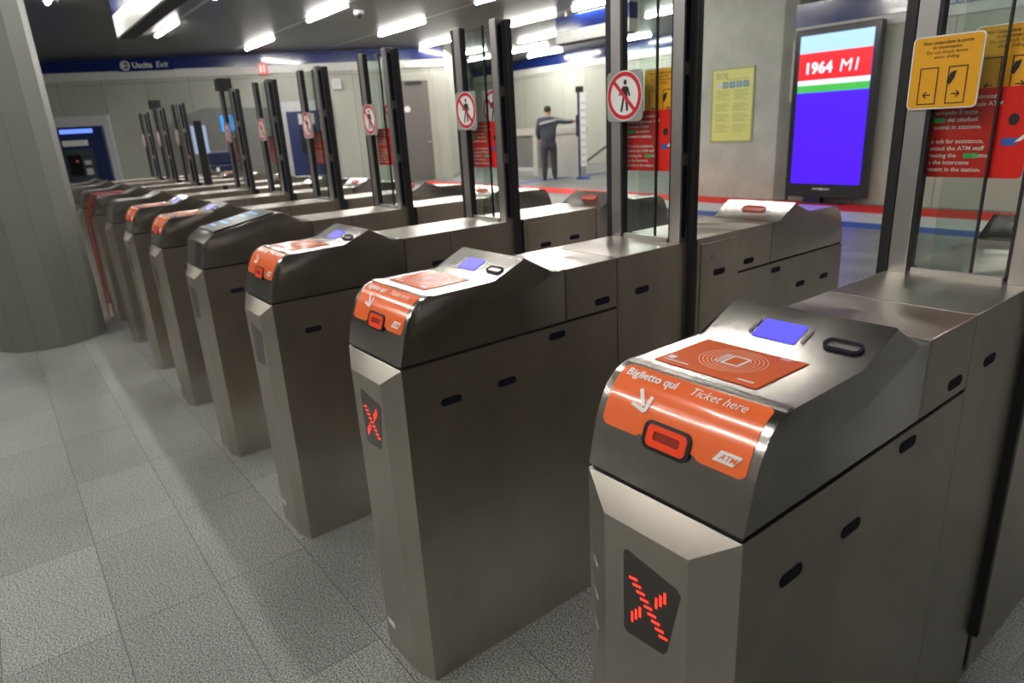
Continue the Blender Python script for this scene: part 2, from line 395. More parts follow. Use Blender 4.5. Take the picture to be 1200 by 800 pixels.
def build_front_details(g, k, kind):
    """orange ticket mouth, contactless pad, screen - all parts of the hood"""
    if kind == 'pad':
        q = part(g, 'touch_screen', 'padscreen', lambda: (lambda bm: (prism(bm, [(-.112, .072), (.112, .072), (.112, .330), (-.112, .330)], 0, .006, lambda a, b, w: (a, b, .985+(b-.066)*.19+.0015+w), .001), bm)[1])(bmesh.new()), M['screenpad'])
        def ln(bm):
            for i, (a, b) in enumerate(((.11, .05), (.15, .07), (.19, .03), (.235, .06), (.275, .08))):
                flat_poly(bm, [(-.09, a), (-.09+b*1.6, a), (-.09+b*1.6, a+.012), (-.09, a+.012)], lambda x, y: (x, y, .985+(y-.066)*.19+.0082))
        part(q, 'screen_text', 'padtext', flat(ln), M['cyan'])
        return
    if kind == 'plain': return
    tp = part(g, 'ticket_panel', 'tp', f_ticket_panel, M['orange'], 40, 'orange wrap-over ticket sticker')
    part(tp, 'lettering', 'tpw', flat(lambda bm: put_text(bm, 'Biglietto qui', .0185, -.108, s_top-.030, SM(.0024), 0, 'LEFT', .0004)), M['white'])
    part(tp, 'lettering', 'tpw2', flat(lambda bm: put_text(bm, 'Ticket here', .0185, .002, s_top-.030, SM(.0024), .28, 'LEFT')), M['white'])
    def arrow(bm):
        m = SM(.003); cx, cy = -.058, s_top-.058
        seg(bm, (cx-.009, cy+.014), (cx+.005, cy-.008), .006, m)
        seg(bm, (cx+.009, cy-.014), (cx-.015, cy-.008), .006, m); seg(bm, (cx+.009, cy-.014), (cx+.014, cy+.008), .006, m)
    part(tp, 'arrow', 'tpa', flat(arrow), M['white'])
    def logo(bm):
        flat_poly(bm, [(.070, .079), (.100, .079), (.110, .094), (.080, .094)], SM(.0026))
    part(tp, 'operator_logo', 'tplogo', flat(logo), M['white'])
    part(tp, 'logo_letters', 'tplogo2', flat(lambda bm: put_text(bm, 'ATM', .0115, .090, .0825, SM(.0032), .5, 'CENTER', .0001)), M['orange'])
    sl = part(g, 'ticket_slot', 'slotb', flat(lambda bm: ring3(bm, rrect(-.041, .037, .058, .098, .012), rrect(-.035, .031, .063, .093, .008), 0, .004)), M['black'])
    part(sl, 'lit_bezel', 'slotr', flat(lambda bm: ring3(bm, rrect(-.0352, .0312, .0628, .0932, .008), rrect(-.024, .020, .072, .085, .004), 0, .0035)), M['bezel'])
    part(sl, 'slit', 'sloti', flat(lambda bm: curved_pts(bm, rrect(-.0245, .0205, .0715, .0855, .004), -.002, .0012)), M['bezel_in'])
    part(g, 'edge_trim', 'trimtop', flat(lambda bm: curved_pts(bm, [(-.1295, s_top-.004), (.1295, s_top-.004), (.1295, s_top+.008), (-.1295, s_top+.008)], 0, .0022)), M['steel_head'])
    # contactless reader on the flat
    y0 = s_top+.028; y1 = s_top+.155
    rd = part(g, 'contactless_reader', 'rd', plate(rrect(-.101, .066, y0, y1, .003), 0, .0018, lambda a, b, w: S(a, b, w)), M['orange'])
    part(rd, 'reader_border', 'rdb', flat(lambda bm: flat_ring(bm, rrect(-.103, .068, y0-.002, y1+.002, .003), rrect(-.101, .066, y0, y1, .003), SM(.001))), M['dkorange'])
    def icon(bm):
        cx, cy = -.015, (y0+y1)/2+.004; m = SM(.0026)
        flat_ring(bm, rrect(cx-.010, cx+.020, cy-.019, cy+.019, .003), rrect(cx-.006, cx+.016, cy-.015, cy+.015, .002), m)
    part(rd, 'card_icon', 'rdi', flat(icon), M['white'])
    cx = -.015; cy = (y0+y1)/2+.004
    for k, (p, q, w_) in enumerate((((cx-.014, cy-.019), (cx-.014, cy+.019), .0025), ((cx-.019, cy-.019), (cx-.019, cy+.019), .0025), ((.030, y0+.012), (.055, y0+.012), .004), ((-.094, y0+.022), (-.082, y0+.022), .012), ((-.094, y0+.010), (-.05, y0+.010), .003), ((.03, y1-.008), (.045, y1-.008), .004))):
        part(rd, 'printed_mark', ('rdm', k), flat(lambda bm, p=p, q=q, w_=w_: seg(bm, p, q, w_, SM(.0026))), M['white'])
    def rings(bm):
        cx, cy = -.015, (y0+y1)/2+.004
        for r in (.026, .032, .038, .044, .050): flat_ring(bm, ring_pts(r, r*.92, 40, cx, cy), ring_pts(r-.0013, r*.92-.0013, 40, cx, cy), SM(.0024))
    part(rd, 'signal_rings', 'rdr', flat(rings), M['paleorange'])
    # screen on the ramp
    a0 = s_ramp+.023; a1 = s_ramp+.066
    lc = part(g, 'display', 'lcd', plate(rrect(-.052, .019, a0, a1, .002), 0, .0012, lambda a, b, w: S(a, b, w)), M['lcd'], None, 'small lit blue display')
    for x in (-.059, .029): part(g, 'display_guide', ('lcdb', x), flat(lambda bm, x=x: flat_poly(bm, rrect(x-.0022, x+.0022, a0+.004, a1-.002, .0012), SM(.0016))), M['column'])
    cs = part(g, 'card_slot', 'cs', flat(lambda bm: ring3(bm, rrect(.056, .113, a0+.006, a0+.030, .0115), rrect(.061, .108, a0+.011, a0+.025, .0065), 0, .0025)), M['slot'])
    part(cs, 'slot_floor', 'csf', flat(lambda bm: curved_pts(bm, rrect(.0605, .1085, a0+.0105, a0+.0255, .0068), -.001, .0008)), M['column'])

ZT = 1.70
def make_gate(i, xr, label, front='noentry', back='noentry', kind='orange', led='off', glass=True, label_sticker=False):
    g = thing('ticket_gate', label, 'ticket gate', (xr-H, 0, 0), 0, 'steel ticket gates standing in a row')
    part(g, 'pedestal', 'ped', f_pedestal, M['steel'])
    if kind == 'pad': part(g, 'hood', 'hoodf', f_hood_flat, M['steel_head'], 35)
    else: part(g, 'hood', 'hood', f_hood, M['steel_head'], 35)
    build_front_details(g, i, kind)
    part(g, 'rear_pedestal', 'pedr', mirror(f_pedestal), M['steel'])
    part(g, 'rear_hood', 'hoodr', mirror(f_hood), M['steel_head'], 35)
    # red exit slots on the falling slopes behind the peaks
    s_ex = ARC[11]
    def ex():
        bm = bmesh.new(); ring3(bm, rrect(-.045, .045, s_ex+.030, s_ex+.062, .014), rrect(-.036, .036, s_ex+.038, s_ex+.054, .007), 0, .004)
        curved_pts(bm, rrect(-.037, .037, s_ex+.037, s_ex+.055, .007), -.001, .0015); return bm
    part(g, 'return_slot', 'exr', mirror(ex), M['return'], None, 'red ticket return slot')
    part(g, 'return_slot', 'exf', ex, M['return'], None, 'red ticket return slot')
    # shoulder blocks and the tall middle cabinet
    part(g, 'shoulder_block', 'sb', boxes((-H, H, .4845, .6690, .853, .9865), bev=.0018), M['steel'])
    part(g, 'shoulder_block', 'sbr', boxes((-H, H, L-.6690, L-.4845, .853, .9865), bev=.0018), M['steel'])
    part(g, 'middle_cabinet', 'mc', boxes((-H, H, .672, .975, 0, .9865), (-H, H, 1.015, 1.2285, 0, .9865), (-H+.03, H-.03, .9755, 1.0145, 0, .9865), bev=.0018), M['steel'])
    part(g, 'dark_seam_core', 'inn', boxes((-H+.004, H-.004, .006, L-.006, .02, .87), (-H+.004, H-.004, .11, L-.11, .8701, .984)), M['gap'])  # dark core, its colour stands in for shade inside the seams
    part(g, 'service_hatch', 'hatch', boxes((H-.002, H+.003, 1.030, 1.205, .25, .968), bev=.001), M['steel'])
    def lock():
        bm = bmesh.new(); prism(bm, ring_pts(.011, .011, 20, 1.089, .925), H, H+.0055); return bm
    part(g, 'lock', 'lock', lock, M['column'])
    for j, (y, z) in enumerate(SLOTS):
        for sx in (1, -1):
            part(g, 'hand_slot', ('hs', j, sx), f_obround(y, z, sx), M['slot'])
            if j != 4 or sx == -1: part(g, 'hand_slot', ('hsr', j, sx), f_obround(L-y, z, sx), M['slot'])
    part(g, 'hand_slot', 'hsx', f_obround(1.122, .872, 1.03), M['slot'])
    # direction display on the front
    mz = lambda a, b, w: (a, -.0265-(.806-b)*(-.005/.806)-w, b)
    if led:
        pts = [(-.036, .763), (-.030, .768), (.056, .752), (.064, .744), (.043, .640), (.037, .632), (-.030, .626), (-.036, .633)]
        fw = part(g, 'direction_display', ('dd', led == 'off'), plate(pts, -.002, .0012, mz), M['ledwin'] if led == 'x' else M['ledwin2'])
        if led == 'x':
            def xx():
                bm = bmesh.new(); m = lambda x, z: (x, mz(x, z, .0022)[1], z); cx, cz = .010, .694
                for q in range(9):
                    t = (q-4)/4; seg(bm, (cx+t*.027-.0075, cz-t*.033-.001), (cx+t*.027+.0075, cz-t*.033+.001), .0042, m)
                for q in range(-4, 5):
                    if abs(q) < 2: continue
                    t = q/4; seg(bm, (cx+t*.029, cz+t*.033-.009), (cx+t*.029, cz+t*.033+.009), .0040, m)
                return bm
            part(fw, 'lit_cross', 'ddx', xx, M['led'], None, 'lit red LED cross')
    if i == 1:
        for k, z in enumerate((.70, .64, .583)):
            part(g, 'chamfer_mark', ('cmk', k), (lambda z=z: (lambda bm: (bm.faces.new([bm.verts.new(p) for p in ((-H+.016, -.0085, z+.010), (-H+.034, -.0165, z-.002), (-H+.029, -.0145, z-.010))]), bm)[1])(bmesh.new())), M['lightgrey'])
    if label_sticker:
        part(g, 'white_label', 'wl', boxes((-.062, -.028, -.0235, -.0215, .072, .088)), M['white'])
    # tall glass door housing
    if glass:
        part(g, 'frame_column', 'fcl', boxes((-H+.002, -H+.040, .922, .948, .987, ZT), bev=.002), M['column'])
        cr = part(g, 'frame_column', 'fcr', boxes((H-.038, H-.001, .930, .966, .987, ZT), bev=.002), M['column'])
        part(g, 'column_gasket', 'fgl', boxes((-H+.0405, -H+.047, .924, .946, .99, ZT-.005)), M['black'])
        part(g, 'column_gasket', 'fgr', boxes((H-.045, H-.0385, .934, .962, .99, ZT-.005)), M['black'])
        for k in range(3):
            z0 = 1.0+.237*k
            part(cr, 'side_slot', ('css', k), (lambda z0=z0: (lambda bm: (prism(bm, rrect(.938, .955, z0, z0+.205, .008), H-.003, H+.0003), bm)[1])(bmesh.new())), M['slot'])
        ld = part(g, 'door_leaf', 'leafl', boxes((-H-.018, .021, .949, .956, .990, ZT-.012), bev=.001), M['glass'])
        part(ld, 'edge_strip', 'esl', boxes((-H-.024, -H-.001, .926, .948, .14, ZT-.004), bev=.003), M['black'])
        part(ld, 'edge_strip', 'esl2', boxes((.0195, .0235, .9485, .9565, .989, ZT-.008)), M['black'])
        rdl = part(g, 'door_leaf', 'leafr', boxes((-.064, H+.010, .974, .981, .990, ZT-.012), bev=.001), M['glass'])
        part(rdl, 'edge_strip', 'esr', boxes((H-.006, H+.018, .9665, .988, .14, ZT-.004), bev=.003), M['black'])
        part(g, 'sill_rail', 'sill', boxes((-H+.047, H-.045, .926, .938, .9868, .999), bev=.001), M['column'])
        signs(g, front, back)
        if sensor_gate(i):
            part(g, 'sensor_box', 'sens', boxes((-H-.01, -H+.085, .90, 1.0, ZT, ZT+.085), bev=.004), M['black'])
    elif glass is None:
        part(g, 'frame_column', 'lowcol', boxes((-H-.02, -H+.012, .90, .96, .987, 1.52), bev=.002), M['black'])
    return g
def sensor_gate(i): return i in (7, 10)

def YM(y):  # sign faces look towards -y
    return lambda x, z: (x, y, z)
def no_entry(g, cx, cz, y, back=False):
    k = ('ne', cx, y); r = .066
    pl = part(g, 'prohibition_sign', (k, 'p'), plate(rrect(cx-.069, cx+.069, cz-.072, cz+.068, .016), y, y+.003, lambda a, b, w: (a, w, b)), M['clearplate'], None, 'round no-entry pictogram with a walking figure')
    e = .0006
    part(pl, 'white_disc', (k, 'w'), flat(lambda bm: flat_poly(bm, ring_pts(r+.003, r+.003, 48, cx, cz), YM(y-e))), M['white'])
    part(pl, 'red_ring', (k, 'r'), flat(lambda bm: flat_ring(bm, ring_pts(r, r, 48, cx, cz), ring_pts(r-.012, r-.012, 48, cx, cz), YM(y-2*e))), M['redring'])
    def man(bm):
        m = YM(y-2*e)
        flat_poly(bm, ring_pts(.0065, .0075, 14, cx+.004, cz+.037), m)
        flat_poly(bm, [(cx-.006, cz+.026), (cx+.012, cz+.026), (cx+.014, cz-.004), (cx-.006, cz-.004)], m)
        seg(bm, (cx+.008, cz-.002), (cx+.012, cz-.042), .008, m); seg(bm, (cx-.001, cz-.002), (cx-.012, cz-.044), .008, m)
        seg(bm, (cx-.005, cz+.022), (cx-.019, cz+.002), .006, m); seg(bm, (cx+.013, cz+.023), (cx+.021, cz-.001), .006, m)
    part(pl, 'walking_figure', (k, 'm'), flat(man), M['ink'])
    part(pl, 'red_bar', (k, 'b'), flat(lambda bm: seg(bm, (cx-.043, cz+.043), (cx+.043, cz-.043), .011, YM(y-3*e))), M['redring'])
def yellow_sign(g, cx, cz, y, small=1.):
    k = ('ye', cx, y); w, h = .063, .068; e = .0006
    pl = part(g, 'caution_sign', (k, 'p'), plate(rrect(cx-w, cx+w, cz-h, cz+h, .010), y, y+.003, lambda a, b, q: (a, q, b)), M['white'], None, 'amber sliding door sign with a white rim')
    part(pl, 'amber_face', (k, 'a'), flat(lambda bm: flat_poly(bm, rrect(cx-w+.0025, cx+w-.0025, cz-h+.0025, cz+h-.0025, .008), YM(y-e))), M['yellow'])
    def words(bm):
        m = YM(y-2*e)
        for j, (t, b) in enumerate((('Non ostacolare le porte', .0001), ('in movimento', .0001), ('Do not block doors', 0), ('when sliding', 0))):
            put_text(bm, t, .0090, cx, cz+.052-.0088*j, m, 0, 'CENTER', b)
    part(pl, 'lettering', (k, 't'), flat(words), M['ink'])
    def doors(bm):
        m = YM(y-2*e)
        for a in (-.044, .007):
            flat_ring(bm, [(cx+a, cz-.059), (cx+a+.034, cz-.059), (cx+a+.034, cz+.010), (cx+a, cz+.010)], [(cx+a+.002, cz-.057), (cx+a+.032, cz-.057), (cx+a+.032, cz+.008), (cx+a+.002, cz+.008)], m)
        for a, s in ((-.027, -1), (.024, 1)):
            seg(bm, (cx+a-.007, cz-.041), (cx+a+.007, cz-.041), .0022, m)
            seg(bm, (cx+a+s*.007, cz-.041), (cx+a+s*.001, cz-.035), .0022, m); seg(bm, (cx+a+s*.007, cz-.041), (cx+a+s*.001, cz-.047), .0022, m)
        flat_poly(bm, [(cx+.006, cz-.018), (cx+.012, cz-.024), (cx+.019, cz-.012), (cx+.022, cz+.002), (cx+.012, cz-.001)], m)
    part(pl, 'door_pictogram', (k, 'd'), flat(doors), M['ink'])
def red_sign(g, y):
    k = 'redsign'; x0, x1, z0, z1 = -.105, .078, 1.187, 1.357; e = .0006
    pl = part(g, 'assistance_sign', (k, 'p'), plate(rrect(x0, x1, z0, z1, .009), y, y+.002, lambda a, b, q: (a, q, b)), M['red'], None, 'red assistance notice in white lettering')
    def words(bm):
        m = YM(y-e)
        for j, t in enumerate(('Per richiedere assistenza', 'contatta il personale ATM', 'premendo il tasto', '          dei citofoni', 'presenti in stazione.', '', 'To ask for assistance,', 'contact the ATM staff', 'pressing the         button', 'on the intercoms', 'present in the station.')):
            if t: put_text(bm, t, .0118, x0+.008, z1-.019-.0139*j, m, 0, 'LEFT', .0002)
    part(pl, 'lettering', (k, 't'), flat(words), M['white'])
    for j, (a, b) in enumerate(((.010, -.062), (.078, -.132))): part(pl, 'green_button', (k, 'g', j), flat(lambda bm, a=a, b=b: flat_poly(bm, rrect(x0+a, x0+a+.027, z1+b, z1+b+.010, .003), YM(y-e))), M['green'])
    part(pl, 'intercom_pictogram', (k, 'i'), flat(lambda bm: flat_poly(bm, ring_pts(.009, .011, 16, x1-.028, z1-.060), YM(y-e))), M['ink'])
    part(pl, 'blue_button', (k, 'b'), flat(lambda bm: flat_poly(bm, rrect(x1-.043, x1-.018, z1-.108, z1-.094, .003), YM(y-e))), M['bluemark'])
    part(pl, 'pointing_hand', (k, 'h'), flat(lambda bm: flat_poly(bm, [(x1-.022, z1-.102), (x1-.018, z1-.098), (x1-.004, z1-.084), (x1-.002, z1-.092), (x1-.012, z1-.100)], YM(y-2*e))), M['white'])
def signs(g, front, back):
    {'noentry': no_entry, 'yellow': yellow_sign}[front](g, -.070 if front == 'noentry' else -.066, 1.402 if front == 'noentry' else 1.391, .9165) if front else None
    if back == 'noentry': no_entry(g, .038, 1.402, .9705)
    elif back == 'yellow': yellow_sign(g, .022, 1.402, .9705)
    red_sign(g, .959)

XR = [0, -.8403, -1.6661, -2.4932, -3.2863, -4.0843, -4.87, -5.70, -6.53, -7.37, -8.18]
gates = [
 dict(label='nearest steel ticket gate with lit red cross and amber door sign', front='yellow', back='yellow', led='x'),
 dict(label='second nearest steel ticket gate, whole front visible, no-entry roundel on its glass', front='noentry', back='yellow', led='x', label_sticker=True),
 dict(label='third nearest steel ticket gate with orange cap and dark direction window', led='off', label_sticker=True),
 dict(label='ticket gate with black touch screen sloping up its hood, silver front with no orange', kind='pad', led='off'),
 dict(label='fifth gate from the camera, orange cap just beyond the touch screen gate', led='off', label_sticker=True),
 dict(label='sixth gate from the camera, orange cap, second beyond the touch screen gate', back='yellow', led='off', label_sticker=True),
 dict(label='seventh gate from the camera with bare silver hood and sensor box on its column', kind='plain', led=None),
 dict(label='gate with red barrier tape down its front, missing its glass doors', kind='plain', led=None, glass=None),
 dict(label='ninth gate from the camera, standing just beyond the taped gate', kind='plain', led=None),
 dict(label='second farthest gate, dark sensor box on top of its glass housing', kind='plain', led=None),
 dict(label='farthest ticket gate of the row, partly behind the round pillar', kind='plain', led=None),
]
for i, (x, kw) in enumerate(zip(XR, gates), 1): make_gate(i, x, **kw)
# barrier tape over the eighth gate
def f_tape():
    bm = bmesh.new(); x = XR[7]-W
    path = [(-.052, .02), (-.040, .40), (-.030, .80), (-.008, .90), (.03, 1.0), (.09, 1.002), (.25, 1.003)]
    A = []
    for k, (y, z) in enumerate(path):
        A.append([bm.verts.new((x+dx+.01*math.sin(k), y-(.003 if k < 4 else 0), z+(.003 if k >= 4 else 0))) for dx in (-.004, .150)])
    for p, q in zip(A, A[1:]): bm.faces.new((p[0], p[1], q[1], q[0]))
    r = bmesh.ops.solidify(bm, geom=bm.faces[:], thickness=.0015)
    return bm
tag(link('barrier_tape', me_from_bm(f_tape(), M['tape'])), 'red barrier tape hanging down the front of a far gate', 'tape')

# ------------------------------------------------------------------ the hall
CEIL = 3.5; CAM = Vector((.3807, -.6142, 1.3367)); K = 1.0992
def sclp(p): return CAM.xy+(Vector(p)-CAM.xy)*K
A0 = sclp((-19.04, 1.041)); B0 = sclp((-14.90, 9.083)); U = (B0-A0).normalized(); ANG = math.atan2(U.y, U.x)
def zz(z): return 1.3367+(z-1.3367)*K
def wall_quad(name, p, q, z0, z1, mat, thick=.15, kind='structure'):
    """wall whose visible face runs p->q (the room is on the right-hand side of p->q)"""
    p = Vector((*p, 0)); q = Vector((*q, 0)); d = (q-p); ln = d.length; a = math.atan2(d.y, d.x)
    bm = bmesh.new(); box(bm, 0, ln, 0, thick, z0, z1)
    uv = bm.loops.layers.uv.new('UVMap')
    for f in bm.faces:
        for l in f.loops: l[uv].uv = (l.vert.co.x+l.vert.co.y, l.vert.co.z)
    o = link(name, me_from_bm(bm, mat), None, p, a)
    if kind: o['kind'] = kind
    return o
fl = bmesh.new(); box(fl, -24, 6, -6, 17, -.1, 0)
o = link('floor', me_from_bm(fl, M['floor'])); o['kind'] = 'structure'
ce = bmesh.new(); box(ce, -24, 6, -6, 17, CEIL, CEIL+.1)
uv = ce.loops.layers.uv.new('UVMap')
for f in ce.faces:
    for l in f.loops: l[uv].uv = (l.vert.co.x, l.vert.co.y)
o = link('ceiling', me_from_bm(ce, M['ceil'])); o['kind'] = 'structure'
YB = 15.4
E0 = A0-U*4.0; F0 = A0+U*9.16*K
wall_quad('wall_left', E0, F0, 0, CEIL, M['wall'])
wall_quad('wall_back', (-22.5, YB), (6, YB), 0, CEIL, M['wall'])
wall_quad('wall_return', (F0.x-.15*math.sin(ANG), F0.y+.15*math.cos(ANG)), (-22.5, YB-.2), 0, CEIL, M['wall'])
wall_quad('wall_right', (5.9, 17), (5.9, -6), 0, CEIL, M['darkwall'])
wall_quad('wall_front', (6, -5.9), (-24, -5.9), 0, CEIL, M['darkwall'])
wall_quad('wall_far_left', E0, (E0.x, -6), 0, CEIL, M['wall'])
def band(nm, p, q, z0, z1, mat, th):
    p = Vector(p); q = Vector(q); d = (q-p).normalized(); n = Vector((d.y, -d.x))
    return wall_quad(nm, p+n*th, q+n*th, z0, z1, mat, th-.002)
band('trim_1', E0, F0, 3.0, 3.20, M['trimw'], .05); tb = band('trim_2', E0, F0, 3.202, 3.49, M['trimb'], .07)
band('trim_3', (-22.4, YB), (5.8, YB), 3.0, 3.20, M['trimw'], .05); band('trim_4', (-22.4, YB), (5.8, YB), 3.202, 3.49, M['trimb'], .07)
# exit sign printed on the blue band
s0 = (E0-A0).length
def ex_words(bm):
    m = lambda x, z: (x, -.0725+.07-.0005, z)
    put_text(bm, 'Uscita', .155, s0+1.97*K, zz(3.20), m, 0, 'LEFT', .004)
def LP(s, off=0.):   # point on the left wall: s metres (unscaled) from A0, off metres into the room
    n = Vector((U.y, -U.x)); p = A0+U*s*K+n*off; return (p.x, p.y)
sg = thing('exit_sign', 'white arrow and Uscita Exit lettering on the dark blue band', 'sign', (*LP(1.6, .0705), 3.26), ANG)
def arrow_ring(bm):
    m = lambda x, z: (x, -.004, z)
    flat_ring(bm, ring_pts(.115, .115, 28, .17, .06), ring_pts(.085, .085, 28, .17, .06), m)
    seg(bm, (.10, .06), (.24, .06), .026, m); seg(bm, (.10, .06), (.16, .12), .026, m); seg(bm, (.10, .06), (.16, .0), .026, m)
part(sg, 'arrow_roundel', None, flat(arrow_ring), M['white'])
part(sg, 'lettering', None, flat(lambda bm: put_text(bm, 'Uscita', .19, .34, 0, lambda x, z: (x, -.004, z), 0, 'LEFT', .004)), M['white'])
part(sg, 'lettering', None, flat(lambda bm: put_text(bm, 'Exit', .19, .90, 0, lambda x, z: (x, -.004, z), .2, 'LEFT', 0)), M['white'])
part(sg, 'backing', None, boxes((0, 1.32, -.003, 0, -.08, .20)), M['trimb'])

# door in the left wall
dr = tag(link('door_1', None, None, (*LP(7.87, .02), 0), ANG), kind='structure')
dw = .92; dh = 2.66
part(dr, 'door_panel', None, boxes((0, dw, -.02, .0, .01, dh), bev=.004), M['door'])
part(dr, 'door_frame', None, boxes((-.16, 0, -.045, 0, 0, dh+.14), (dw, dw+.16, -.045, 0, 0, dh+.14), (0, dw, -.045, 0, dh, dh+.14), bev=.004), M['jamb'])
part(dr, 'closer', None, boxes((.3, .75, -.07, -.02, dh-.10, dh-.02), bev=.005), M['black'])
part(dr, 'round_notice', None, plate(ring_pts(.085, .085, 24, .30, 1.93), -.024, -.02, lambda a, b, w: (a, w, b)), M['white'])
part(dr, 'door_handle', None, boxes((.80, .88, -.07, -.02, 1.02, 1.05), bev=.004), M['steel'])

# ticket machines recessed in the left wall
def machine(s, w, z0, z1, label, full):
    t = thing('ticket_machine', label, 'ticket machine', (*LP(s, .01), 0), ANG, 'ticket machines in the wall')
    part(t, 'surround', None, boxes((-.13, 0, -.10, 0, .0, z1+.25), (w, w+.16, -.10, 0, .0, z1+.25), (0, w, -.10, 0, z1, z1+.25), (0, w, -.10, 0, 0, z0), bev=.005), M['lightgrey'])
    part(t, 'cabinet', None, boxes((0.002, w-.002, -.22, 0, z0+.002, z1-.002), bev=.01), M['tvmblue'])
    if full:
        part(t, 'header_lamp', None, boxes((.05, w*.78, -.235, -.221, z1-.16, z1-.06), bev=.003), M['bluelamp'])
        part(t, 'printed_strip', None, boxes((.05, w*.62, -.235, -.221, z1-.47, z1-.33), bev=.002), M['white'])
        p = part(t, 'control_panel', None, boxes((.05, w*.68, -.24, -.221, z0+.06, z1-.55), bev=.004), M['tvmgrey'])
        part(p, 'touch_screen', None, boxes((.09, w*.40, -.246, -.2405, z0+.28, z1-.68), bev=.002), M['screenpad'])
        part(p, 'keypad', None, boxes((w*.45, w*.60, -.25, -.2405, z0+.30, z0+.46), bev=.002), M['lightgrey'])
        part(p, 'card_reader', None, boxes((w*.45, w*.60, -.25, -.2405, z0+.55, z0+.66), bev=.002), M['lightgrey'])
        part(p, 'orange_button', None, boxes((.28, .34, -.252, -.2465, z0+.62, z0+.68), bev=.002), M['orange'])
        part(t, 'tray', None, boxes((.05, w*.68, -.30, -.221, z0+.005, z0+.055), bev=.004), M['lightgrey'])
    else:
        part(t, 'upper_display', None, boxes((.3, w*.68, -.235, -.221, z1-.34, z1-.08), bev=.003), M['lightgrey'])
        part(t, 'touch_screen', None, boxes((.3, w*.7, -.235, -.221, z0+.6, z1-.45), bev=.003), M['screenpad'])
    return t
machine(.04, 1.06, zz(.50), zz(1.86), 'blue ticket machine with lit header in grey surround beside the round pillar', True)
machine(5.19, 1.06, zz(.42), zz(1.96), 'plain navy ticket machine in pale surround left of the brown door', False)
# grey booth between them
bt = thing('service_booth', 'grey service booth against the wall between the two blue machines', 'booth', (*LP(2.70, .01), 0), ANG)
bw = 2.30*K
part(bt, 'body', None, lambda: (lambda bm: (prism(bm, [(0, 0), (bw, 0), (bw, zz(2.06)), (.75, zz(2.13)), (0, zz(1.90))], -.45, 0, lambda a, b, w: (a, w, b), .01), bm)[1])(bmesh.new()), M['greybooth'])
part(bt, 'monitor', None, boxes((.33, .70, -.465, -.452, zz(1.10), zz(1.74)), bev=.004), M['monitor'])
cy = part(bt, 'lit_sign', None, boxes((1.10, 1.68, -.475, -.452, zz(1.58), zz(1.94)), bev=.004), M['cyan'])
part(cy, 'pictogram', None, flat(lambda bm: (flat_ring(bm, rrect(1.42, 1.60, zz(1.64), zz(1.86), .02), rrect(1.46, 1.56, zz(1.70), zz(1.82), .02), YM(-.477)), flat_poly(bm, rrect(1.18, 1.28, zz(1.64), zz(1.88), .02), YM(-.477)))), M['white'])
part(bt, 'counter_tray', None, boxes((1.20, 1.62, -.53, -.452, zz(.92), zz(1.06)), bev=.005), M['lightgrey'])
part(bt, 'red_button', None, plate(ring_pts(.05, .05, 18, 2.18, zz(1.30)), -.47, -.452, lambda a, b, w: (a, w, b)), M['redlabel'])
# small items on the left wall
rb = thing('emergency_sign', 'small red and white box sign under the blue band', 'sign', (*LP(4.70, .055), 2.98), ANG)
part(rb, 'case', None, boxes((0, .22, -.10, 0, 0, .26), bev=.005), M['redlabel'])
part(rb, 'white_figure', None, flat(lambda bm: (flat_poly(bm, rrect(.03, .10, .04, .22, .01), YM(-.102)), flat_poly(bm, rrect(.13, .18, .04, .22, .01), YM(-.102)))), M['white'])
sp_ = thing('wall_speaker', 'small white loudspeaker high on the wall right of the navy machine', 'speaker', (*LP(6.38, .01), zz(2.42)), ANG)
part(sp_, 'case', None, boxes((0, .22, -.14, 0, 0, .26), bev=.02), M['white'])
part(sp_, 'grille', None, boxes((.03, .19, -.148, -.1405, .03, .23), bev=.003), M['lightgrey'])

# dark blue bin standing beyond the gates
bn = thing('waste_bin', 'dark blue box-shaped bin standing behind the far gates', 'bin', (-9.31, 2.02, 0), R(62))
part(bn, 'body', None, boxes((-.17, .17, -.17, .17, .0, 1.06), bev=.02), M['navy'])
part(bn, 'lid', None, boxes((-.18, .18, -.18, .18, 1.062, 1.22), bev=.02), M['navy'])
part(bn, 'white_mark', None, flat(lambda bm: (flat_poly(bm, rrect(-.10, -.06, .96, 1.02, .006), YM(-.1715)), flat_poly(bm, rrect(-.10, -.06, .78, .84, .006), YM(-.1715)))), M['white'])

# floor guide stripes
def stripe(label, x0, x1, y0, y1, z, mat):
    tag(link('floor_stripe', me_from_bm(boxes((x0, x1, y0, y1, .0, z))(), mat)), label, 'floor marking', None)
stripe('long red floor stripe running behind the gates and under the screen totem', -15.9, 5.8, 8.42, 9.12, .002, M['stripe_red'])
stripe('pale white floor stripe between the red and the blue one', -8.0, 5.8, 7.62, 8.40, .002, M['stripe_white'])
stripe('blue floor stripe nearest the gates, parallel to the red one', -8.0, 5.8, 7.22, 7.60, .002, M['stripe_blue'])
stripe('narrow blue floor stripe running past the standing man', -12.75, -12.45, 9.6, 13.75, .002, M['stripe_blue'])
stripe('far blue floor stripe in front of the back wall, seen through glass', -13.3, -7.6, 13.77, 14.1, .002, M['stripe_blue'])

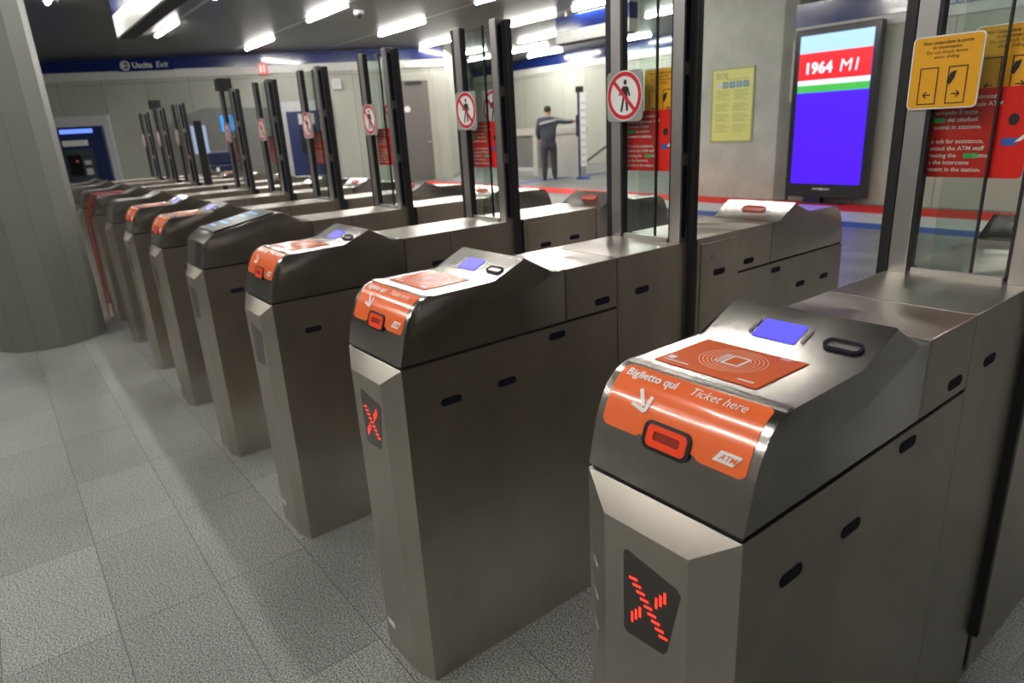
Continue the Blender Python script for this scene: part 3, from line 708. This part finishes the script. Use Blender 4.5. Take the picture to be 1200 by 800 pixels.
# big concrete pillar with the poster
def f_pil():
    bm = bmesh.new(); prism(bm, [(-7.35, 9.15), (-5.54, 9.15), (-5.40, 9.30), (-5.40, 10.2), (-7.35, 10.2)], 0, CEIL-.001, lambda a, b, w: (a, b, w), 0); return bm
tag(link('square_pillar', me_from_bm(f_pil(), M['concrete'])), 'broad pale concrete pillar carrying the yellow notice', 'pillar')
po = thing('wall_poster', 'yellow notice in dark frame on the concrete pillar', 'poster', (-6.355, 9.148, .915))
pw = .37; ph = 1.08
part(po, 'frame', None, boxes((-pw-.02, -pw, -.02, 0, -.02, ph+.02), (pw, pw+.02, -.02, 0, -.02, ph+.02), (-pw, pw, -.02, 0, -.02, 0), (-pw, pw, -.02, 0, ph, ph+.02)), M['posterline'])
part(po, 'sheet', None, boxes((-pw, pw, -.012, 0, 0, ph)), M['poster'])
def pl_lines(bm):
    for c in (-1, 1):
        z = .76
        for k in range(20):
            if k in (5, 10, 15): z -= .035; continue
            ln = (.26, .22, .27, .18, .24)[k % 5]; x0 = -.31 if c < 0 else .03
            flat_poly(bm, [(x0, z), (x0+ln, z), (x0+ln, z+.010), (x0, z+.010)], YM(-.013)); z -= .032
    flat_poly(bm, [(-.12, .93), (.30, .93), (.30, .94), (-.12, .94)], YM(-.013))
part(po, 'printed_lines', None, flat(pl_lines), M['posterline'])
part(po, 'heading', None, flat(lambda bm: put_text(bm, 'SOS', .13, -.31, .95, YM(-.0135), 0, 'LEFT', .004)), M['posterline'])
part(po, 'blue_pictograms', None, flat(lambda bm: [flat_poly(bm, rrect(-.18+.125*k, -.08+.125*k, .81, .90, .008), YM(-.0135)) for k in range(4)]), M['teal'])
part(po, 'white_pictograms', None, flat(lambda bm: [flat_ring(bm, rrect(-.155+.125*k, -.105+.125*k, .83, .88, .01), rrect(-.142+.125*k, -.118+.125*k, .842, .868, .006), YM(-.014)) for k in range(4)]+[flat_poly(bm, ring_pts(.04, .045, 20, -.25, .855), YM(-.0138))]), M['lightgrey'])

# inner wall on the right with its low band
wall_quad('wall_inner', (-5.38, 9.24), (5.85, 9.24), 0, 2.76, M['wall'], .2)
band('trim_5', (-5.38, 9.24), (5.85, 9.24), 2.33, 2.455, M['trimw'], .03)
band('trim_6', (-5.38, 9.24), (5.85, 9.24), 2.457, 2.76, M['trimb'], .05)
dk = thing('cable_duct', 'slim cream cable duct between the pillar and the screen totem', 'duct', (-5.33, 9.235, 1.45))
part(dk, 'cover', None, boxes((-.05, .05, -.07, 0, 0, .84), bev=.006), M['cream'])
part(dk, 'conduit', None, boxes((-.03, -.005, -.03, 0, -1.449, -.002), bev=.004), M['gap'])

# screen totem
tt = thing('screen_totem', 'tall black display totem showing 1964 M1 above a blue picture', 'screen', (-4.66, 9.06, 0))
tw = .595
part(tt, 'housing', None, boxes((-tw, tw, -.06, .08, .09, 2.40), bev=.012), M['frame'])
part(tt, 'foot', None, boxes((-.30, -.04, -.05, .07, 0, .089), (-.30, .30, -.09, .09, 0, .012), bev=.004), M['navy'])
scn = part(tt, 'screen', None, boxes((-.505, .52, -.064, -.0605, .29, 2.31)), M['screen_blue'])
e = -.0655
def rect2(a, b, y=e): return flat(lambda bm: flat_poly(bm, [(-.505, a), (.52, a), (.52, b), (-.505, b)], YM(y)))
part(scn, 'pale_banner', None, rect2(2.08, 2.31), M['screen_pale'])
part(scn, 'red_banner', None, rect2(1.72, 2.08), M['screen_red'])
part(scn, 'white_band', None, rect2(1.655, 1.72), M['screen_white'])
part(scn, 'green_band', None, rect2(1.555, 1.655), M['screen_green'])
part(scn, 'lettering', None, flat(lambda bm: put_text(bm, '1964', .205, -.42, 1.81, YM(e-.001), 0, 'LEFT', .007)), M['screen_white'])
part(scn, 'lettering', None, flat(lambda bm: put_text(bm, 'M1', .23, .08, 1.805, YM(e-.001), .12, 'LEFT', .0)), M['screen_white'])
part(tt, 'maker_mark', None, flat(lambda bm: (seg(bm, (-.16, .215), (.10, .215), .018, YM(-.0608)), flat_poly(bm, ring_pts(.03, .018, 14, -.03, .215), YM(-.0612)))), M['lightgrey'])

# round clad pillar at the left edge of the picture
def f_round():
    bm = bmesh.new(); n = 14; r = .35
    pts = [(-5.56+r*math.cos(2*PI*(i+.3)/n), -.475+r*math.sin(2*PI*(i+.3)/n)) for i in range(n)]
    fs = prism(bm, pts, 0, CEIL-.001, lambda a, b, w: (a, b, w), 0)
    uv = bm.loops.layers.uv.new('UVMap')
    for k, f in enumerate(fs[2:]):
        vs = sorted(f.loops, key=lambda l: l.vert.co.z)
        for l in f.loops: l[uv].uv = (k*.18+(0.09 if True else 0)*0+(.18 if (l.vert.co.xy-Vector(pts[k])).length > .01 else 0), l.vert.co.z+.02)
    return bm
tag(link('round_pillar', me_from_bm(f_round(), M['pillar'])), 'grey-green faceted pillar at the left in front of the far gates', 'pillar')

# parapet of the stairs, rail and post with stickers behind the gates
pr = thing('stair_parapet', 'pale stair parapet with posts and grey panels behind the man', 'parapet', (-13.6, 11.35, 0))
part(pr, 'cap_beam', None, boxes((-1.75, 1.55, -.08, .08, 1.06, 1.24), bev=.01), M['cream'])
part(pr, 'post', None, boxes((-.42, -.24, -.06, .06, 0, 1.058), bev=.006), M['cream'])
part(pr, 'post', None, boxes((-1.70, -1.52, -.06, .06, 0, 1.058), bev=.006), M['cream'])
part(pr, 'solid_panel', None, boxes((.40, 1.50, -.05, .05, 0, 1.058), bev=.006), M['cream'])
part(pr, 'grey_panel', None, boxes((-1.515, -.425, -.02, .02, .22, 1.055)), M['greybooth'])
part(pr, 'grey_panel', None, boxes((-.235, .395, -.02, .02, .22, 1.055)), M['greybooth'])
part(pr, 'lower_rail', None, boxes((-1.515, -.425, -.04, .04, .14, .21), bev=.005), M['lightgrey'])
hr = thing('handrail', 'thin dark handrail sloping down by the back wall', 'handrail', (-13.0, 12.5, 0))
def f_rail():
    bm = bmesh.new(); tube(bm, [(-.62, 0, .10), (.30, 0, .56), (1.5, 0, 1.16)], .03); return bm
part(hr, 'rail', None, f_rail, M['door'])
part(hr, 'post', None, lambda: (lambda bm: (tube(bm, [(-.5, 0, 0), (-.5, 0, .145)], .018), bm)[1])(bmesh.new()), M['door'])
part(hr, 'post', None, lambda: (lambda bm: (tube(bm, [(1.2, 0, 0), (1.2, 0, .99)], .018), bm)[1])(bmesh.new()), M['door'])
mp_ = thing('measuring_post', 'slender blue and white banded post the man is touching', 'post', (-11.86, 11.07, 0), R(49))
part(mp_, 'base', None, boxes((-.16, .16, -.14, .14, 0, .04), bev=.006), M['stripe_blue'])
part(mp_, 'blue_body', None, boxes((-.10, -.045, -.05, .05, .041, 2.0), bev=.006), M['postblue'])
part(mp_, 'white_body', None, boxes((-.044, .10, -.05, .05, .30, 2.0), bev=.006), M['white'])
part(mp_, 'printed_bands', None, boxes(*[(-.025, .085, -.0525, -.0505, .38+.17*k, .43+.17*k) for k in range(9)]), M['lightgrey'])
part(mp_, 'top_sensor', None, boxes((-.14, .05, -.06, .06, 2.002, 2.14), bev=.02), M['black'])
part(mp_, 'grip', None, boxes((-.145, -.102, -.05, .05, 1.0, 1.5), bev=.01), M['black'])

# ------------------------------------------------------------------ the man
def skin_mesh(V, E, Rr, mat, sub=2):
    me = bpy.data.meshes.new('sk'); me.from_pydata(V, E, [])
    ob = bpy.data.objects.new('sk', me); col.objects.link(ob)
    ob.modifiers.new('s', 'SKIN'); sd = ob.modifiers.new('d', 'SUBSURF'); sd.levels = sub; sd.render_levels = sub
    for i, r in enumerate(Rr):
        sv = me.skin_vertices[0].data[i]; sv.radius = (r, r) if isinstance(r, (int, float)) else r; sv.use_root = (i == 0)
    dg = bpy.context.evaluated_depsgraph_get(); dg.update()
    out = bpy.data.meshes.new_from_object(ob.evaluated_get(dg))
    bpy.data.objects.remove(ob); bpy.data.meshes.remove(me)
    out.materials.clear(); out.materials.append(mat)
    for p in out.polygons: p.use_smooth = True
    return out
mn = thing('person', 'man from behind in navy jacket with pale stripe, arm stretched to a post', 'person', (-12.42, 10.47, 0), R(49))
V = [(0, 0, .90), (0, .01, 1.12), (0, 0, 1.33), (0, .01, 1.46), (0, .03, 1.54), (0, .05, 1.63), (0, .04, 1.70)]
E = [(0, 1), (1, 2), (2, 3), (3, 4), (4, 5), (5, 6)]
RR = [(.09, .06), (.10, .07), (.15, .09), (.06, .06), (.055, .06), (.078, .092), (.062, .075)]
def add(par, pts, rs):
    for p, r in zip(pts, rs): V.append(p); RR.append(r); E.append((par, len(V)-1)); par = len(V)-1
    return par
la = add(2, [(-.19, 0, 1.40), (-.24, .01, 1.15), (-.22, .14, .97), (-.20, .18, .90)], [.055, .045, .032, (.040, .020)])
ra = add(2, [(.19, 0, 1.40), (.42, .04, 1.36), (.64, .06, 1.36), (.72, .06, 1.36)], [.055, .045, .030, (.022, .040)])
lk = add(0, [(-.10, 0, .86), (-.11, .02, .48), (-.12, -.02, .10), (-.13, .12, .045)], [.07, .05, .038, .03])
rk = add(0, [(.10, 0, .86), (.12, .02, .48), (.13, -.02, .10), (.15, .12, .045)], [.07, .05, .038, .03])
for k in range(4):
    z = 1.385-.019*k; ln = (.055, .065, .06, .045)[k]
    add(ra, [(.745, .06, z), (.745+ln*.5, .075, z), (.745+ln*.8, .05, z-.004)], [.010, .009, .008])
    x = -.225+.018*k; add(la, [(x, .20, .875), (x, .205, .875-ln*.5), (x, .19, .875-ln*.95)], [.010, .009, .008])
add(ra, [(.715, .04, 1.395), (.735, .015, 1.41)], [.012, .009]); add(la, [(-.175, .17, .89), (-.165, .165, .86)], [.012, .009])
add(5, [(0, .145, 1.62)], [.014]); add(5, [(-.085, .04, 1.62)], [(.010, .02)]); add(5, [(.085, .04, 1.62)], [(.010, .02)])
link('body', skin_mesh(V, E, RR, M['skin']), mn)
JV = [(0, 0, .84), (0, .01, 1.12), (0, 0, 1.34), (0, .01, 1.50), (-.20, 0, 1.40), (-.255, .01, 1.15), (-.225, .14, .985), (.20, 0, 1.40), (.42, .04, 1.36), (.63, .06, 1.36)]
JE = [(0, 1), (1, 2), (2, 3), (2, 4), (4, 5), (5, 6), (2, 7), (7, 8), (8, 9)]
jk = link('jacket', skin_mesh(JV, JE, [(.20, .15), (.20, .15), (.215, .15), (.085, .085), .095, .066, .05, .08, .064, .05], M['jacket']), mn)
def f_js():
    bm = bmesh.new()
    tube(bm, [(-.20, -.14, 1.33), (-.10, -.165, 1.36), (0, -.168, 1.375), (.10, -.16, 1.39), (.19, -.11, 1.415)], .028, 8)
    tube(bm, [(.22, -.075, 1.425), (.42, -.022, 1.40), (.60, .012, 1.385)], .018, 8)
    return bm
part(jk, 'light_stripe', None, f_js, M['jacketstripe'], 60)
TV = [(0, .005, 1.04), (0, 0, .93), (-.10, 0, .84), (-.11, .02, .48), (-.12, -.01, .055), (.10, 0, .84), (.12, .02, .48), (.13, -.01, .055)]
link('trousers', skin_mesh(TV, [(0, 1), (1, 2), (2, 3), (3, 4), (1, 5), (5, 6), (6, 7)], [(.15, .11), (.18, .13), .12, .085, .07, .12, .085, .07], M['trouser']), mn)
for x in (-.125, .14):
    link('shoe', skin_mesh([(x, -.06, .05), (x, .04, .05), (x+.01, .17, .04)], [(0, 1), (1, 2)], [(.048, .048), (.055, .05), (.045, .036)], M['shoe']), mn)
link('hair', skin_mesh([(0, -.005, 1.585), (0, .01, 1.68), (0, .09, 1.735)], [(0, 1), (1, 2)], [(.086, .075), (.102, .095), (.066, .05)], M['hair']), mn)
def f_eyes():
    bm = bmesh.new()
    for x in (-.03, .03): bmesh.ops.create_uvsphere(bm, u_segments=8, v_segments=6, radius=.011, matrix=Matrix.Translation((x, .135, 1.645)))
    return bm
part(mn, 'eyes', None, f_eyes, M['ink'])

# ------------------------------------------------------------------ ceiling: lamps, hanging signs, camera
def lamp(x0, x1, y, label, z=3.46, rods=False):
    t = thing('ceiling_lamp', label, 'ceiling lamp', ((x0+x1)/2, y, z), 0, 'fluorescent ceiling lamps')
    h = (x1-x0)/2
    part(t, 'tube', None, boxes((-h, h, -.024, .024, -.012, .022)), M['lamp'])
    part(t, 'housing', None, boxes((-h-.03, h+.03, -.065, .065, .0222, .039)), M['column'])
    if rods:
        for x in (-h*.7, h*.7): part(t, 'suspension_rod', None, boxes((x-.006, x+.006, -.006, .006, .039, CEIL-z)), M['column'])
VIS = [(-15.74, -13.89, 2.85, 'leftmost ceiling lamp in view, above the exit lettering'),
 (-17.5, -15.6, 5.2, 'lamp close above the blue band near the small red sign'), (-13.06, -11.33, 5.02, 'slanting lamp near the top edge left of the dome camera'),
 (-14.53, -12.55, 7.3, 'lamp just above the fourth gate glass housing'), (-10.36, -8.5, 7.1, 'lamp cut by the top edge above the third gate'),
 (-16.35, -14.65, 9.47, 'lamp partly behind the left column of the third gate'), (-12.63, -10.95, 9.5, 'long lamp right beside the third gate housing'),
 (-10.34, -8.95, 9.45, 'lamp at the top left of the second gate glass'), (-17.86, -16.4, 11.65, 'upper far lamp seen through the third gate glass'),
 (-14.86, -13.3, 11.65, 'far lamp left of the hanging sign'), (-19.3, -18.1, 13.05, 'lowest far lamp seen through the third gate glass'),
 (-16.97, -15.3, 13.05, 'second lowest lamp above the back wall band'), (-17.94, -16.3, 14.5, 'lowest lamp just above the back wall band'),
 (-14.1, -12.8, 14.6, 'lamp above the no-entry roundel, seen through the second gate glass'), (-10.5, -9.3, 11.8, 'short lamp high in the second gate glass')]
for a in VIS: lamp(*a)
lamp(-6.55, -5.2, 12.1, 'lamp above the display totem at the top edge', 3.05, True)
OUT = [(-11.4, -9.6, 2.85), (-7.1, -5.3, 2.85), (-2.9, -2.0, 2.75), (-8.7, -6.9, 5.05), (-.6, 1.2, 5.05), (-1.2, .6, 7.2), 
       (-8.6, -6.8, .75), (-4.3, -2.5, .75), (-12.6, -10.8, .75), (-10.5, -8.7, -1.4), (-6.2, -4.4, -1.4), (-8.2, -6.4, -3.6), (-1.9, -.1, -1.4), (-3.9, -2.1, -3.6), (.4, 2.2, -3.6)]
for a in OUT: lamp(*a, 'unseen ceiling lamp added to light the hall')  # unseen lamps, added and placed for light on hoods, slopes and entry floor
def hang(x0, x1, y, z0, zm, z1, label, rd=3.498):
    t = thing('hanging_sign', label, 'sign', ((x0+x1)/2, y, z0)); h = (x1-x0)/2
    part(t, 'white_panel', None, boxes((-h, h, -.12, .12, 0, zm-z0), bev=.006), M['trimw'])
    part(t, 'blue_panel', None, boxes((-h, h, -.12, .12, zm-z0+.001, z1-z0), bev=.006), M['trimb'])
    part(t, 'underside', None, boxes((-h+.05, h-.05, -.09, .09, -.02, -.0005)), M['gap'])
    for x in (-h*.8, h*.8): part(t, 'suspension_rod', None, boxes((x-.01, x+.01, -.01, .01, z1-z0, CEIL-z0)), M['column'])
hang(-11.35, -7.6, 1.50, 2.85, 3.14, 3.44, 'white and blue hanging sign at the top left of the hall')
hang(-10.95, -8.9, 9.62, 2.90, 3.12, 3.40, 'white and blue hanging sign right of the third gate housing')
dc = thing('dome_camera', 'small dark dome camera on the ceiling', 'camera', (-11.95, 5.55, CEIL))
part(dc, 'mount', None, lambda: (lambda bm: (cyl(bm, 0, 0, -.05, 0, .09), bm)[1])(bmesh.new()), M['lightgrey'])
def f_dome():
    bm = bmesh.new(); bmesh.ops.create_uvsphere(bm, u_segments=16, v_segments=10, radius=.07, matrix=Matrix.Translation((0, 0, -.06))); return bm
part(dc, 'dome', None, f_dome, M['black'], 60)
# metal channels that carry the lamps
for y in (2.85, 5.02, 7.2, 9.5, 11.65):
    if y < 11: tag(link('ceiling_channel', me_from_bm(boxes((-16.0 if y < 4 else -18, 4, y-.03, y+.03, CEIL-.0006, CEIL-.0001))(), M['column'])), kind='structure')

# ------------------------------------------------------------------ world, camera
w = bpy.data.worlds.new('world'); sc.world = w; w.use_nodes = True
w.node_tree.nodes['Background'].inputs['Color'].default_value = (.5, .52, .5, 1); w.node_tree.nodes['Background'].inputs['Strength'].default_value = .05
cd = bpy.data.cameras.new('camera'); cam = bpy.data.objects.new('camera', cd); col.objects.link(cam); sc.camera = cam
y_, p_, r_ = R(53.0582), R(-18.0091), R(-3.24146)
f = Vector((-math.sin(y_)*math.cos(p_), math.cos(y_)*math.cos(p_), math.sin(p_)))
rt = Vector((math.cos(y_), math.sin(y_), 0)); up = rt.cross(f)
r2 = rt*math.cos(r_)+up*math.sin(r_); u2 = -rt*math.sin(r_)+up*math.cos(r_)
cam.matrix_world = Matrix(((r2.x, u2.x, -f.x, CAM.x), (r2.y, u2.y, -f.y, CAM.y), (r2.z, u2.z, -f.z, CAM.z), (0, 0, 0, 1)))
cd.sensor_width = 36; cd.lens = 776.065*36/1200; cd.clip_start = .02; cd.clip_end = 100
cd.dof.use_dof = True; cd.dof.focus_distance = 1.15; cd.dof.aperture_fstop = 5.6
sc.view_settings.view_transform = 'Standard'; sc.view_settings.look = 'None'
sc.view_settings.exposure = 0.35; sc.view_settings.gamma = 1; sc.view_settings.use_curve_mapping = False
